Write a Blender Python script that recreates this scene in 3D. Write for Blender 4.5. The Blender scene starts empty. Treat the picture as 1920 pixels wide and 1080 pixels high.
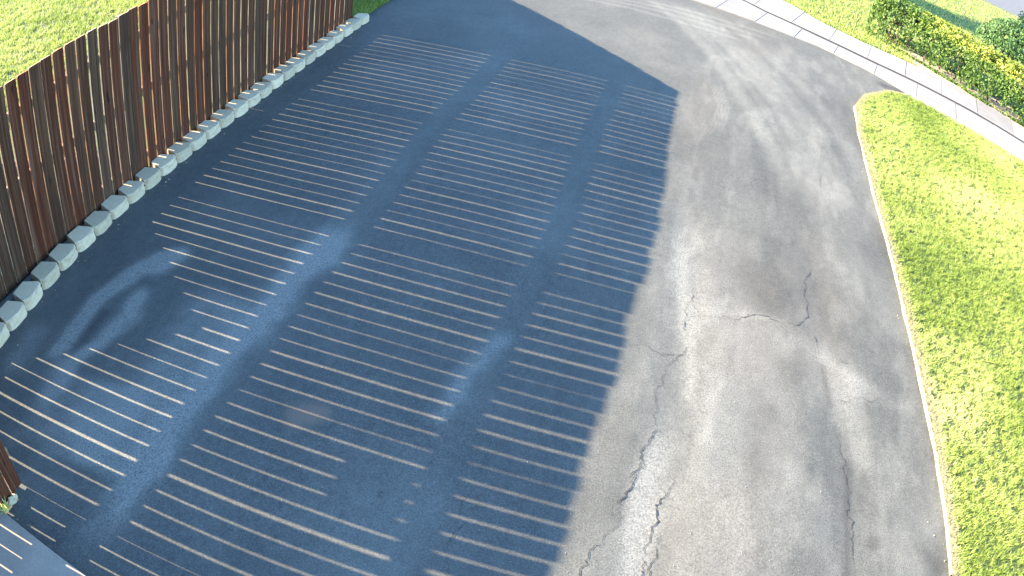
import bpy, bmesh, math, random
import numpy as np
from mathutils import Vector, Matrix

random.seed(7)
RNG = np.random.default_rng(11)
SC = bpy.context.scene
COL = SC.collection

# ------------------------------------------------------------------ camera
CAM_H = 4.13
cam = bpy.data.cameras.new('camera')
cam_ob = bpy.data.objects.new('camera', cam)
COL.objects.link(cam_ob)
SC.camera = cam_ob
rot = Matrix(((0.9521343, -0.2719799, 0.1395249),
              (0.2754796, 0.5656463, -0.7772743),
              (0.1324812, 0.7785058, 0.6134961)))
cam_ob.matrix_world = Matrix.Translation((0, 0, CAM_H)) @ rot.to_4x4()
# a wide surveillance lens with barrel distortion: angle = r/f + a (r/f)^3
cam.type = 'PANO'
cam.panorama_type = 'FISHEYE_LENS_POLYNOMIAL'
cam.sensor_fit = 'HORIZONTAL'
cam.sensor_width = 36.0
cam.sensor_height = 20.25
F_MM = 1518.51 * 36.0 / 1920.0
cam.fisheye_fov = math.radians(170)
cam.fisheye_polynomial_k0 = 0.0
cam.fisheye_polynomial_k1 = -1.0 / F_MM
cam.fisheye_polynomial_k2 = 0.0
cam.fisheye_polynomial_k3 = -0.135522 / F_MM ** 3
cam.fisheye_polynomial_k4 = 0.0
cam.lens = F_MM
cam.clip_start = 0.05
cam.clip_end = 2000

# ------------------------------------------------------------------ sky and sun
SUN_EL = math.radians(20.19)
SHADOW_SLOPE = 0.0362                      # dy per dx of every shadow on the ground
COT = 1.0 / math.tan(SUN_EL)
world = bpy.data.worlds.new('World')
SC.world = world
world.use_nodes = True
wn = world.node_tree
sky = wn.nodes.new('ShaderNodeTexSky')
sky.sky_type = 'NISHITA'
sky.sun_disc = False
sky.sun_elevation = SUN_EL
sky.sun_rotation = math.radians(268)
sky.air_density = 1.0
sky.dust_density = 0.3
sky.ozone_density = 5.0
wn.links.new(sky.outputs[0], wn.nodes['Background'].inputs[0])
wn.nodes['Background'].inputs[1].default_value = 0.15

sun = bpy.data.lights.new('sun', 'SUN')
sun.energy = 5.0
sun.angle = math.radians(0.36)
sun.color = (1.0, 0.825, 0.60)
sun_ob = bpy.data.objects.new('sun', sun)
COL.objects.link(sun_ob)
d = Vector((1, SHADOW_SLOPE, 0)).normalized() * math.cos(SUN_EL) + Vector((0, 0, -math.sin(SUN_EL)))
sun_ob.rotation_euler = d.to_track_quat('-Z', 'Y').to_euler()
sun_ob.location = (-20, 0, 12)

SC.view_settings.view_transform = 'Standard'
SC.view_settings.look = 'None'
SC.view_settings.gamma = 1.0
SC.view_settings.exposure = 3.10
SC.render.engine = 'CYCLES'
SC.cycles.use_denoising = True
SC.cycles.max_bounces = 6
SC.cycles.diffuse_bounces = 3
SC.cycles.transparent_max_bounces = 6


# ------------------------------------------------------------------ helpers
def link(name, me, mat=None, parent=None, kind=None):
    o = bpy.data.objects.new(name, me)
    COL.objects.link(o)
    if mat is not None and me is not None and len(me.materials) == 0:
        for m in (mat if isinstance(mat, (list, tuple)) else [mat]):
            me.materials.append(m)
    if parent is not None:
        o.parent = parent
    if kind:
        o['kind'] = kind
    return o


def empty(name, loc=(0, 0, 0)):
    o = bpy.data.objects.new(name, None)
    o.empty_display_size = 0.2
    COL.objects.link(o)
    o.location = loc
    return o


def tag(o, label, cat, group=None):
    o['label'] = label
    o['category'] = cat
    if group:
        o['group'] = group
    return o


def mesh_np(name, verts, faces, smooth=False):
    """faces: (n,k) int array or list of tuples"""
    me = bpy.data.meshes.new(name)
    verts = np.asarray(verts, np.float32)
    if isinstance(faces, np.ndarray):
        n, k = faces.shape
        me.vertices.add(len(verts))
        me.vertices.foreach_set('co', verts.ravel())
        me.loops.add(n * k)
        me.loops.foreach_set('vertex_index', faces.astype(np.int32).ravel())
        me.polygons.add(n)
        me.polygons.foreach_set('loop_start', np.arange(0, n * k, k, dtype=np.int32))
        me.update(calc_edges=True)
        me.validate()
    else:
        me.from_pydata([tuple(v) for v in verts], [], faces)
        me.update()
    if smooth:
        me.polygons.foreach_set('use_smooth', np.ones(len(me.polygons), dtype=bool))
    return me


_perm = RNG.random((256, 256)).astype(np.float32)


def vnoise(x, y):
    xi = np.floor(x).astype(int)
    yi = np.floor(y).astype(int)
    fx = x - xi
    fy = y - yi
    fx = fx * fx * (3 - 2 * fx)
    fy = fy * fy * (3 - 2 * fy)
    a = _perm[xi % 256, yi % 256]
    b = _perm[(xi + 1) % 256, yi % 256]
    c = _perm[xi % 256, (yi + 1) % 256]
    e = _perm[(xi + 1) % 256, (yi + 1) % 256]
    return (a * (1 - fx) + b * fx) * (1 - fy) + (c * (1 - fx) + e * fx) * fy


def fbm(x, y, octaves=4):
    s = 0
    amp = 0.5
    tot = 0
    for k in range(octaves):
        s = s + amp * vnoise(x * 2 ** k + 17.3 * k, y * 2 ** k + 5.7 * k)
        tot += amp
        amp *= 0.5
    return s / tot


def seg_dist(x, y, pts):
    """distance to polyline and parameter along it (0..1)"""
    best = np.full(np.shape(x), 1e9)
    par = np.zeros(np.shape(x))
    n = len(pts) - 1
    for i in range(n):
        ax, ay = pts[i]
        bx, by = pts[i + 1]
        dx, dy = bx - ax, by - ay
        t = np.clip(((x - ax) * dx + (y - ay) * dy) / (dx * dx + dy * dy), 0, 1)
        dd = np.hypot(x - ax - t * dx, y - ay - t * dy)
        m = dd < best
        best = np.where(m, dd, best)
        par = np.where(m, (i + t) / n, par)
    return best, par


def smooth(e0, e1, v):
    t = np.clip((v - e0) / (e1 - e0), 0, 1)
    return t * t * (3 - 2 * t)


def poly_at(v, pts, axis=1):
    """interpolate the other coordinate along a polyline sorted by the axis coordinate"""
    p = sorted(pts, key=lambda q: q[axis])
    return np.interp(v, [q[axis] for q in p], [q[1 - axis] for q in p])


# ------------------------------------------------------------------ materials
def mat_new(name):
    m = bpy.data.materials.new(name)
    m.use_nodes = True
    nt = m.node_tree
    b = nt.nodes['Principled BSDF']
    return m, nt, b


def N(nt, t, **kw):
    n = nt.nodes.new(t)
    for k, v in kw.items():
        if k.startswith('i_'):
            n.inputs[k[2:].replace('_', ' ')].default_value = v
        else:
            setattr(n, k, v)
    return n


def ramp(nt, stops, interp='LINEAR'):
    r = nt.nodes.new('ShaderNodeValToRGB')
    r.color_ramp.interpolation = interp
    els = r.color_ramp.elements
    while len(els) < len(stops):
        els.new(0.5)
    for e, (p, c) in zip(els, stops):
        e.position = p
        e.color = (*c, 1) if len(c) == 3 else c
    return r


def mixc(nt, fac, a, b, mode='MIX'):
    n = nt.nodes.new('ShaderNodeMix')
    n.data_type = 'RGBA'
    n.blend_type = mode
    for sock, v in ((n.inputs[0], fac), (n.inputs[6], a), (n.inputs[7], b)):
        if hasattr(v, 'links'):
            nt.links.new(v, sock)
        else:
            sock.default_value = v if not isinstance(v, tuple) else (*v, 1)
    return n.outputs[2]


def math_n(nt, op, a, b=None):
    n = nt.nodes.new('ShaderNodeMath')
    n.operation = op
    for sock, v in ((n.inputs[0], a), (n.inputs[1], b)):
        if v is None:
            continue
        if hasattr(v, 'links'):
            nt.links.new(v, sock)
        else:
            sock.default_value = v
    return n.outputs[0]


def coords(nt, scale=(1, 1, 1), which='Object'):
    tc = nt.nodes.new('ShaderNodeTexCoord')
    mp = nt.nodes.new('ShaderNodeMapping')
    mp.inputs['Scale'].default_value = scale
    nt.links.new(tc.outputs[which], mp.inputs[0])
    return mp.outputs[0]


def noise(nt, vec, scale, detail=4, rough=0.55):
    n = nt.nodes.new('ShaderNodeTexNoise')
    n.inputs['Scale'].default_value = scale
    n.inputs['Detail'].default_value = detail
    n.inputs['Roughness'].default_value = rough
    nt.links.new(vec, n.inputs['Vector'])
    return n.outputs['Fac']


def bump(nt, bsdf, height, strength=0.3, dist=0.01):
    b = nt.nodes.new('ShaderNodeBump')
    b.inputs['Strength'].default_value = strength
    b.inputs['Distance'].default_value = dist
    nt.links.new(height, b.inputs['Height'])
    nt.links.new(b.outputs[0], bsdf.inputs['Normal'])


# asphalt: worn grey binder, pale aggregate, dust and wear from the mesh attribute
M_ASPHALT, nt, b = mat_new('asphalt')
at = N(nt, 'ShaderNodeAttribute', attribute_name='wear')
sep = nt.nodes.new('ShaderNodeSeparateColor')
nt.links.new(at.outputs['Color'], sep.inputs[0])
vec = coords(nt)
fine = noise(nt, vec, 95, 3, 0.6)
midn = noise(nt, vec, 13, 6, 0.62)
big = noise(nt, vec, 1.3, 5, 0.6)
streak = noise(nt, coords(nt, (26, 3.2, 1)), 1.0, 5, 0.6)
c = ramp(nt, [(0.25, (0.0450, 0.0462, 0.0402)), (0.75, (0.0580, 0.0592, 0.0514))])
nt.links.new(big, c.inputs[0])
col = mixc(nt, 0.25, c.outputs[0], ramp(nt, [(0.3, (0.35, 0.35, 0.35)), (0.7, (1.0, 0.98, 0.94))]).outputs[0], 'OVERLAY')
nt.links.new(midn, col.node.inputs[7].links[0].from_node.inputs[0])
st = ramp(nt, [(0.35, (0.90, 0.90, 0.91)), (0.65, (1.10, 1.09, 1.07))])
nt.links.new(streak, st.inputs[0])
col = mixc(nt, 0.6, col, st.outputs[0], 'MULTIPLY')
fr = ramp(nt, [(0.3, (0.42, 0.42, 0.42)), (0.52, (1.0, 1.0, 1.0)), (0.7, (1.9, 1.87, 1.8))])
nt.links.new(fine, fr.inputs[0])
col = mixc(nt, 0.7, col, fr.outputs[0], 'MULTIPLY')
# red channel: pale dust / worn film, broken up by noise; green: dark stain; blue: tan tint
dnz = noise(nt, vec, 75, 5, 0.72)
dn = math_n(nt, 'MULTIPLY_ADD', dnz, 3.4)
dn.node.inputs[2].default_value = -1.02
dust = math_n(nt, 'MULTIPLY', sep.outputs[0], dn)
dust.node.use_clamp = True
col = mixc(nt, dust, col, (0.190, 0.184, 0.152))
col = mixc(nt, sep.outputs[2], col, (0.135, 0.10, 0.07))
col = mixc(nt, sep.outputs[1], col, (0.016, 0.015, 0.0145))
nt.links.new(col, b.inputs['Base Color'])
b.inputs['Roughness'].default_value = 0.82
b.inputs['Specular IOR Level'].default_value = 0.15
bump(nt, b, math_n(nt, 'ADD', fine, midn), 0.35, 0.006)

M_CRACK, nt, b = mat_new('crack_dirt')
v = noise(nt, coords(nt), 60, 3)
r_ = ramp(nt, [(0.3, (0.014, 0.013, 0.012)), (0.75, (0.040, 0.037, 0.032))])
nt.links.new(v, r_.inputs[0])
nt.links.new(r_.outputs[0], b.inputs['Base Color'])
b.inputs['Roughness'].default_value = 0.95

# concrete of sidewalk and pad
def concrete(name, lo, hi, obj_random=True):
    m, nt, b = mat_new(name)
    vec = coords(nt)
    n1 = noise(nt, vec, 3.0, 6, 0.65)
    n2 = noise(nt, vec, 70, 3, 0.6)
    r = ramp(nt, [(0.3, lo), (0.7, hi)])
    nt.links.new(n1, r.inputs[0])
    f = ramp(nt, [(0.3, (0.8, 0.8, 0.8)), (0.65, (1.06, 1.06, 1.05))])
    nt.links.new(n2, f.inputs[0])
    col = mixc(nt, 0.7, r.outputs[0], f.outputs[0], 'MULTIPLY')
    if obj_random:
        oi = nt.nodes.new('ShaderNodeObjectInfo')
        rr = ramp(nt, [(0, (0.74, 0.74, 0.72)), (1, (1.06, 1.06, 1.06))])
        nt.links.new(oi.outputs['Random'], rr.inputs[0])
        col = mixc(nt, 1.0, col, rr.outputs[0], 'MULTIPLY')
    nt.links.new(col, b.inputs['Base Color'])
    b.inputs['Roughness'].default_value = 0.9
    bump(nt, b, n2, 0.25, 0.004)
    return m

M_WALK = concrete('pale_sidewalk_concrete', (0.165, 0.158, 0.146), (0.225, 0.215, 0.20))
M_PAD = concrete('grey_pad_concrete', (0.20, 0.165, 0.125), (0.27, 0.225, 0.17), False)
M_BLOCK = concrete('split_face_block', (0.43, 0.335, 0.20), (0.58, 0.455, 0.28))
M_JOINT, nt, b = mat_new('joint_sand')
b.inputs['Base Color'].default_value = (0.010, 0.0095, 0.009, 1)
b.inputs['Roughness'].default_value = 1.0

# stained fence boards
M_WOOD, nt, b = mat_new('stained_board')
oi = nt.nodes.new('ShaderNodeObjectInfo')
tc = nt.nodes.new('ShaderNodeTexCoord')
off = nt.nodes.new('ShaderNodeVectorMath')
off.operation = 'MULTIPLY_ADD'
cmb = nt.nodes.new('ShaderNodeCombineXYZ')
for k in range(3):
    nt.links.new(oi.outputs['Random'], cmb.inputs[k])
nt.links.new(cmb.outputs[0], off.inputs[0])
off.inputs[1].default_value = (31, 57, 83)
nt.links.new(tc.outputs['Object'], off.inputs[2])
def wmap(sc_):
    mp = nt.nodes.new('ShaderNodeMapping')
    mp.inputs['Scale'].default_value = sc_
    nt.links.new(off.outputs[0], mp.inputs[0])
    return mp.outputs[0]
g1 = noise(nt, wmap((1, 45, 1.1)), 1.0, 6, 0.65)
g2 = noise(nt, wmap((1, 32, 0.7)), 1.0, 5, 0.6)
kn = noise(nt, wmap((1, 16, 5)), 1.0, 2, 0.4)
hr = nt.nodes.new('ShaderNodeValToRGB')
els = hr.color_ramp.elements
hues = [(0.0, (0.064, 0.0185, 0.0085)), (0.16, (0.052, 0.0205, 0.0100)), (0.32, (0.050, 0.0230, 0.0115)),
        (0.46, (0.060, 0.0210, 0.0098)), (0.60, (0.047, 0.0240, 0.0130)), (0.76, (0.066, 0.0200, 0.0090)), (0.90, (0.056, 0.0250, 0.0125))]
while len(els) < len(hues):
    els.new(0.5)
for e, (p_, c_) in zip(els, hues):
    e.position = p_
    e.color = (*c_, 1)
hr.color_ramp.interpolation = 'CONSTANT'
nt.links.new(oi.outputs['Random'], hr.inputs[0])
gr = ramp(nt, [(0.28, (0.35, 0.35, 0.38)), (0.5, (1, 1, 1)), (0.72, (1.9, 1.75, 1.6))])
nt.links.new(g1, gr.inputs[0])
col = mixc(nt, 0.85, hr.outputs[0], gr.outputs[0], 'MULTIPLY')
gw = ramp(nt, [(0.50, (0, 0, 0)), (0.66, (0.85, 0.85, 0.85))])
nt.links.new(g2, gw.inputs[0])
col = mixc(nt, gw.outputs[0], col, (0.112, 0.062, 0.034))
kr = ramp(nt, [(0.70, (0, 0, 0)), (0.76, (0.9, 0.9, 0.9))])
nt.links.new(kn, kr.inputs[0])
col = mixc(nt, kr.outputs[0], col, (0.014, 0.009, 0.006))
nt.links.new(col, b.inputs['Base Color'])
b.inputs['Roughness'].default_value = 0.85
b.inputs['Specular IOR Level'].default_value = 0.08
bump(nt, b, g1, 0.4, 0.004)

# sawn edge of the boards, unstained
M_EDGE, nt, b = mat_new('raw_board_edge')
v = noise(nt, coords(nt, (1, 30, 4)), 1.0, 4)
oi = nt.nodes.new('ShaderNodeObjectInfo')
er = ramp(nt, [(0.0, (0.60, 0.19, 0.055)), (0.4, (0.50, 0.34, 0.16)), (0.7, (0.52, 0.40, 0.24)), (1.0, (0.62, 0.24, 0.08))])
nt.links.new(oi.outputs['Random'], er.inputs[0])
vr = ramp(nt, [(0.3, (0.55, 0.55, 0.55)), (0.7, (1.15, 1.15, 1.15))])
nt.links.new(v, vr.inputs[0])
nt.links.new(mixc(nt, 1.0, er.outputs[0], vr.outputs[0], 'MULTIPLY'), b.inputs['Base Color'])
b.inputs['Roughness'].default_value = 0.8

M_RAIL, nt, b = mat_new('rail_wood')
v = noise(nt, coords(nt, (3, 3, 30)), 1.0, 4)
r_ = ramp(nt, [(0.3, (0.16, 0.09, 0.05)), (0.7, (0.30, 0.18, 0.10))])
nt.links.new(v, r_.inputs[0])
nt.links.new(r_.outputs[0], b.inputs['Base Color'])
b.inputs['Roughness'].default_value = 0.8


def foliage(name, stops, trans=0.35, attr='tint'):
    m, nt, b = mat_new(name)
    a = N(nt, 'ShaderNodeAttribute', attribute_name=attr)
    r = ramp(nt, stops)
    nt.links.new(a.outputs['Fac'], r.inputs[0])
    nt.links.new(r.outputs[0], b.inputs['Base Color'])
    b.inputs['Roughness'].default_value = 0.55
    b.inputs['Specular IOR Level'].default_value = 0.3
    t = nt.nodes.new('ShaderNodeBsdfTranslucent')
    nt.links.new(r.outputs[0], t.inputs[0])
    mx = nt.nodes.new('ShaderNodeMixShader')
    mx.inputs[0].default_value = trans
    nt.links.new(b.outputs[0], mx.inputs[1])
    nt.links.new(t.outputs[0], mx.inputs[2])
    out = [n for n in nt.nodes if n.type == 'OUTPUT_MATERIAL'][0]
    nt.links.new(mx.outputs[0], out.inputs[0])
    return m

M_GRASS = foliage('lawn_blade', [(0.0, (0.11, 0.17, 0.018)), (0.4, (0.26, 0.335, 0.056)), (0.75, (0.43, 0.475, 0.13)), (1.0, (0.56, 0.54, 0.25))])
M_STRAW = foliage('dry_blade', [(0.0, (0.20, 0.18, 0.075)), (1.0, (0.44, 0.39, 0.21))], 0.2)
M_HEDGE = foliage('hedge_leaf', [(0.0, (0.035, 0.075, 0.015)), (0.5, (0.085, 0.15, 0.022)), (0.8, (0.25, 0.29, 0.035)), (1.0, (0.40, 0.405, 0.085))])
M_SHRUB = foliage('shrub_leaf', [(0.0, (0.030, 0.075, 0.025)), (0.6, (0.070, 0.14, 0.04)), (1.0, (0.14, 0.22, 0.06))])

def soil(name, lo, hi, sc_=9):
    m, nt, b = mat_new(name)
    vec = coords(nt)
    n1 = noise(nt, vec, sc_, 6, 0.65)
    r = ramp(nt, [(0.3, lo), (0.7, hi)])
    nt.links.new(n1, r.inputs[0])
    nt.links.new(r.outputs[0], b.inputs['Base Color'])
    b.inputs['Roughness'].default_value = 1.0
    bump(nt, b, noise(nt, vec, 60, 4), 0.5, 0.01)
    return m

M_TURF = soil('turf_soil', (0.03, 0.045, 0.010), (0.07, 0.09, 0.018))
M_GROUND = soil('rough_ground', (0.06, 0.075, 0.025), (0.11, 0.13, 0.045))
M_EDGESOIL = soil('dry_lawn_edge', (0.13, 0.11, 0.065), (0.40, 0.36, 0.24), 38)
M_SOIL = soil('bare_soil', (0.22, 0.16, 0.10), (0.42, 0.33, 0.23))
M_EARTH = soil('dug_earth', (0.10, 0.065, 0.04), (0.19, 0.13, 0.085))
M_BARK = soil('bark', (0.05, 0.035, 0.025), (0.11, 0.08, 0.06))
M_STONE = soil('small_stone', (0.07, 0.068, 0.064), (0.24, 0.23, 0.21))
M_STREET = soil('street_asphalt', (0.05, 0.05, 0.052), (0.085, 0.085, 0.085))

# ------------------------------------------------------------------ layout (metres, from the calibrated view)
FX = -4.925                       # face line of the long fence run
RIGHT = [(3.0, -3.0), (3.01, 3.38), (3.01, 3.79), (2.98, 4.36), (2.92, 5.32), (2.85, 6.49), (2.83, 7.35), (2.77, 9.04),
         (2.78, 11.08), (2.87, 12.25), (3.13, 12.98), (3.67, 13.69), (4.18, 14.0)]      # driveway / lawn edge
WALK_NEAR = [(-30, 23.5), (-8, 17.9), (-3, 16.5), (-0.18, 15.77), (1.39, 15.4), (2.56, 15.12), (3.43, 14.70), (4.21, 14.12), (5.29, 13.60), (6.64, 13.01), (9.0, 12.0), (16, 9.0)]
WALK_JOINT = [(-30, 25.0), (-8, 19.3), (-3, 18.0), (-0.18, 17.35), (0.88, 17.0), (1.41, 16.55), (2.55, 15.95), (3.71, 15.42), (4.67, 15.12), (5.95, 14.66), (7.03, 14.12), (9.4, 13.05), (16.4, 10.1)]
WALK_FAR = [(-30, 26.2), (-8, 20.6), (-3, 19.3), (0.2, 18.75), (1.86, 18.2), (2.73, 17.25), (3.64, 16.75), (4.7, 16.50), (5.79, 16.05), (6.81, 15.55), (7.43, 15.15), (9.8, 14.1), (16.8, 11.1)]


def xr_at(y):
    y = np.asarray(y, float)
    a = poly_at(y, RIGHT)
    bnd = poly_at(y, WALK_NEAR)
    return np.where(y <= 14.0, a, np.minimum(bnd, 4.25) - 0.02)


def zsurf(x, y):
    x = np.asarray(x, float)
    y = np.asarray(y, float)
    z = 0.028 * (fbm(x * 0.75 + 3.1, y * 0.55 + 9.2, 3) - 0.5)
    # wheel ruts worn into the lane
    d1, _ = seg_dist(x, y, [(0.39, 7.2), (0.5, 5.5), (0.6, 4.5), (0.62, 1.0)])
    d2, _ = seg_dist(x, y, [(1.75, 7.2), (1.9, 5.2), (2.06, 4.0), (2.1, 1.0)])
    z = z - 0.012 * np.exp(-(d1 / 0.22) ** 2) - 0.010 * np.exp(-(d2 / 0.22) ** 2)
    return z - 0.012


# ------------------------------------------------------------------ ground sheet
g = 600
gx = [-g, -60, -20, 20, 60, g]
me = mesh_np('ground', [(-g, -g, -0.06), (g, -g, -0.06), (g, g, -0.06), (-g, g, -0.06)], [(0, 1, 2, 3)])
link('ground', me, M_GROUND, kind='structure')

# ------------------------------------------------------------------ driveway
ys = [0.2]
while ys[-1] < 17.4:
    ys.append(ys[-1] + 0.020 + 0.0016 * ys[-1])
ys = np.array(ys)
NC = 300
t = np.linspace(0, 1, NC)
XL = -4.97
X = XL + (xr_at(ys)[:, None] - XL) * t[None, :]
# ragged asphalt lip along the lawn
rag = 0.05 * (fbm(ys * 3.1, ys * 0 + 2.2, 4) - 0.5)
X = X + rag[:, None] * (t[None, :] ** 60)
Y = np.repeat(ys[:, None], NC, 1)
Z = zsurf(X, Y)
V = np.stack([X, Y, Z], 2).reshape(-1, 3)
nr = len(ys)
idx = np.arange(nr * NC).reshape(nr, NC)
F = np.stack([idx[:-1, :-1], idx[:-1, 1:], idx[1:, 1:], idx[1:, :-1]], 2).reshape(-1, 4)
me = mesh_np('driveway', V, F, True)
x, y = V[:, 0].astype(float), V[:, 1].astype(float)
n_lo = fbm(x * 1.1, y * 0.8, 4)
n_md = fbm(x * 4.0 + 7, y * 2.6, 4)
n_hi = fbm(x * 14 + 3, y * 9, 3)
dust = 0.07 + 0.13 * smooth(0.45, 0.75, n_lo)
dark = np.zeros_like(x)
tan = np.zeros_like(x)


def band(pts, w, amp, soft=1.0, jig=0.35, fade=True):
    wob = (n_md - 0.5) * 2 * w * jig
    dd, pr = seg_dist(x + wob, y + wob * 0.4, pts)
    f = np.exp(-(dd / w) ** (2 * soft))
    if fade:
        f = f * smooth(0, 0.12, pr) * smooth(1.0, 0.86, pr)
    return amp * f


# paler worn lane in the open part, greyer to the right
dust += 0.26 * smooth(-0.2, 0.5, x) * smooth(1.6, 0.6, x) * smooth(10.5, 6.0, y)
dust += 0.16 * smooth(9, 12, y) * smooth(-5, 0.5, x)
dust += band([(0.36, 6.8), (0.42, 6.2), (0.56, 5.5), (0.66, 4.9), (0.68, 4.4)], 0.06, 0.55, 1.0)
dust += band([(0.50, 4.5), (0.56, 4.0), (0.52, 3.7), (0.55, 3.3), (0.52, 2.4), (0.5, 1.5)], 0.11, 0.6, 1.2, 0.8, False) * smooth(4.5, 3.7, y)
dust += band([(2.05, 5.6), (2.1, 5.0), (2.2, 4.6), (2.15, 4.2)], 0.15, 0.26)
dust += band([(1.5, 5.75), (2.0, 5.45), (2.45, 5.2), (2.8, 5.1)], 0.11, 0.26, 1.0, 0.6)
dust += band([(0.62, 5.68), (1.1, 5.82), (1.5, 5.86)], 0.045, 0.28)
dust += band([(1.55, 4.05), (1.75, 3.9)], 0.12, 0.22, fade=False)
dust += 0.30 * smooth(0.48, 0.70, fbm(x * 1.9 + 31, y * 0.9 + 2, 5)) * smooth(0.0, 0.5, x) * smooth(9.0, 6.0, y)
dust += 0.22 * smooth(0.5, 0.72, fbm(x * 6 + 11, y * 1.6 + 5, 5)) * smooth(-0.2, 0.4, x)
# curved tyre sweeps near the street
for k, o_ in enumerate((-0.55, -0.28, 0.0, 0.3, 0.52, 0.95)):
    pts = [(-0.9 + o_ * 0.9, 15.6), (0.2 + o_ * 0.95, 14.0), (0.95 + o_, 12.5), (1.5 + o_, 10.9), (1.85 + o_ * 0.9, 9.4), (2.0 + o_ * 0.7, 8.0)]
    dust += band(pts, (0.14, 0.07, 0.16, 0.12, 0.08, 0.15)[k], (0.34, 0.24, 0.38, 0.32, 0.2, 0.24)[k], 1.6, 0.3)
for k in range(4):
    dust += band([(-3.4 + k * 0.4, 13.8 + 0.25 * k), (-1.2 + k * .3, 14.0 + 0.3 * k), (1.2 + k * .2, 13.9 + 0.32 * k)], 0.07, 0.28, 1.2, 0.3)
    dust += band([(0.38 + 0.05 * k, 11.3), (0.56 + 0.05 * k, 10.4), (0.48 + .05 * k, 9.5)], 0.016, 0.3, 1.0, 0.2)
# powdery wheel track under the fence shadow
dust += band([(-2.55, 5.6), (-2.60, 4.9), (-2.64, 4.2), (-2.66, 3.5), (-2.68, 2.8), (-2.66, 2.3), (-2.62, 1.5)], 0.15, 0.95, 1.1, 1.1)
dust += band([(-2.58, 10.2), (-2.6, 7), (-2.6, 5), (-2.66, 1.5)], 0.15, 0.13, 1.3, 0.6, False)
dust += band([(-0.86, 10.2), (-0.85, 7), (-0.88, 4.5), (-0.85, 1.5)], 0.13, 0.09, 1.3, 0.6, False)
dust += band([(-2.95, 4.3), (-3.0, 3.4), (-3.05, 2.6), (-3.1, 2.0)], 0.26, 0.60, 1.0, 0.8)
dust += band([(-0.80, 4.75), (-0.92, 4.3), (-0.98, 3.9), (-1.0, 3.5)], 0.085, 0.5, 1.0, 0.8)
dust += band([(-1.0, 3.4), (-1.05, 2.6), (-1.1, 1.8)], 0.25, 0.18, 1.0, 0.6)
# washed-out sandy deposit beside the block edging
dust += band([(-3.84, 4.42), (-3.98, 4.10), (-4.06, 3.6), (-4.02, 3.2), (-3.95, 2.75)], 0.085, 1.35, 1.2, 0.7)
dust += band([(-3.80, 4.40), (-3.86, 4.15)], 0.10, 1.2, 1.2, 0.9, False)
dust += band([(-3.82, 3.95), (-3.68, 3.55), (-3.70, 3.2), (-3.82, 2.85), (-3.7, 2.3)], 0.08, 1.1, 1.0, 0.8)
dust += band([(-3.4, 2.9), (-3.3, 2.4), (-3.2, 2.0)], 0.35, 0.55, 1.0, 0.8)
dust += band([(-4.35, 2.95), (-4.3, 2.6)], 0.13, 0.45, 1.0, 0.5, False)
dark += band([(-3.93, 3.55), (-3.86, 3.2), (-3.88, 2.8)], 0.055, 0.35, 1.2, 0.4)
# darker sealed patches and spots
dark += band([(0.32, 4.1), (0.36, 3.6), (0.34, 3.1)], 0.06, 0.22, 1.0, 0.6)
dark += band([(2.05, 4.4), (2.05, 3.6), (2.08, 2.6)], 0.035, 0.42, 1.0, 0.5)
dark += band([(1.84, 5.4), (1.9, 4.9)], 0.03, 0.35, 1.0, 0.5, False)
dark += band([(2.27, 3.52), (2.30, 3.58)], 0.06, 0.4, 1.5, 0.6, False)
dark += band([(2.75, 3.55), (2.85, 3.45)], 0.10, 0.35, 1.0, 0.8, False)
dark += band([(3.7, 14.05), (4.15, 14.1)], 0.16, 0.6, 1.5, 0.5, False)
dark += 0.22 * smooth(0.55, 0.75, fbm(x * 0.6 + 20, y * 0.6 + 4, 3)) * smooth(0.6, 1.2, x)
tan += band([(-1.90, 3.22), (-1.80, 3.30)], 0.11, 0.8, 1.5, 0.9, False)
tan += 0.10 * smooth(0.5, 0.72, fbm(x * 0.9 + 40, y * 0.5 + 14, 3)) * smooth(-0.2, 0.3, x) * smooth(2.4, 1.6, x)
dust = np.clip(dust * (0.72 + 0.56 * n_hi), 0, 1)
colr = np.stack([dust, np.clip(dark, 0, 1), np.clip(tan, 0, 1), np.ones_like(dust)], 1).astype(np.float32)
ca = me.color_attributes.new('wear', 'FLOAT_COLOR', 'POINT')
ca.data.foreach_set('color', colr.ravel())
driveway = link('driveway', me, M_ASPHALT, kind='structure')


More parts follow.
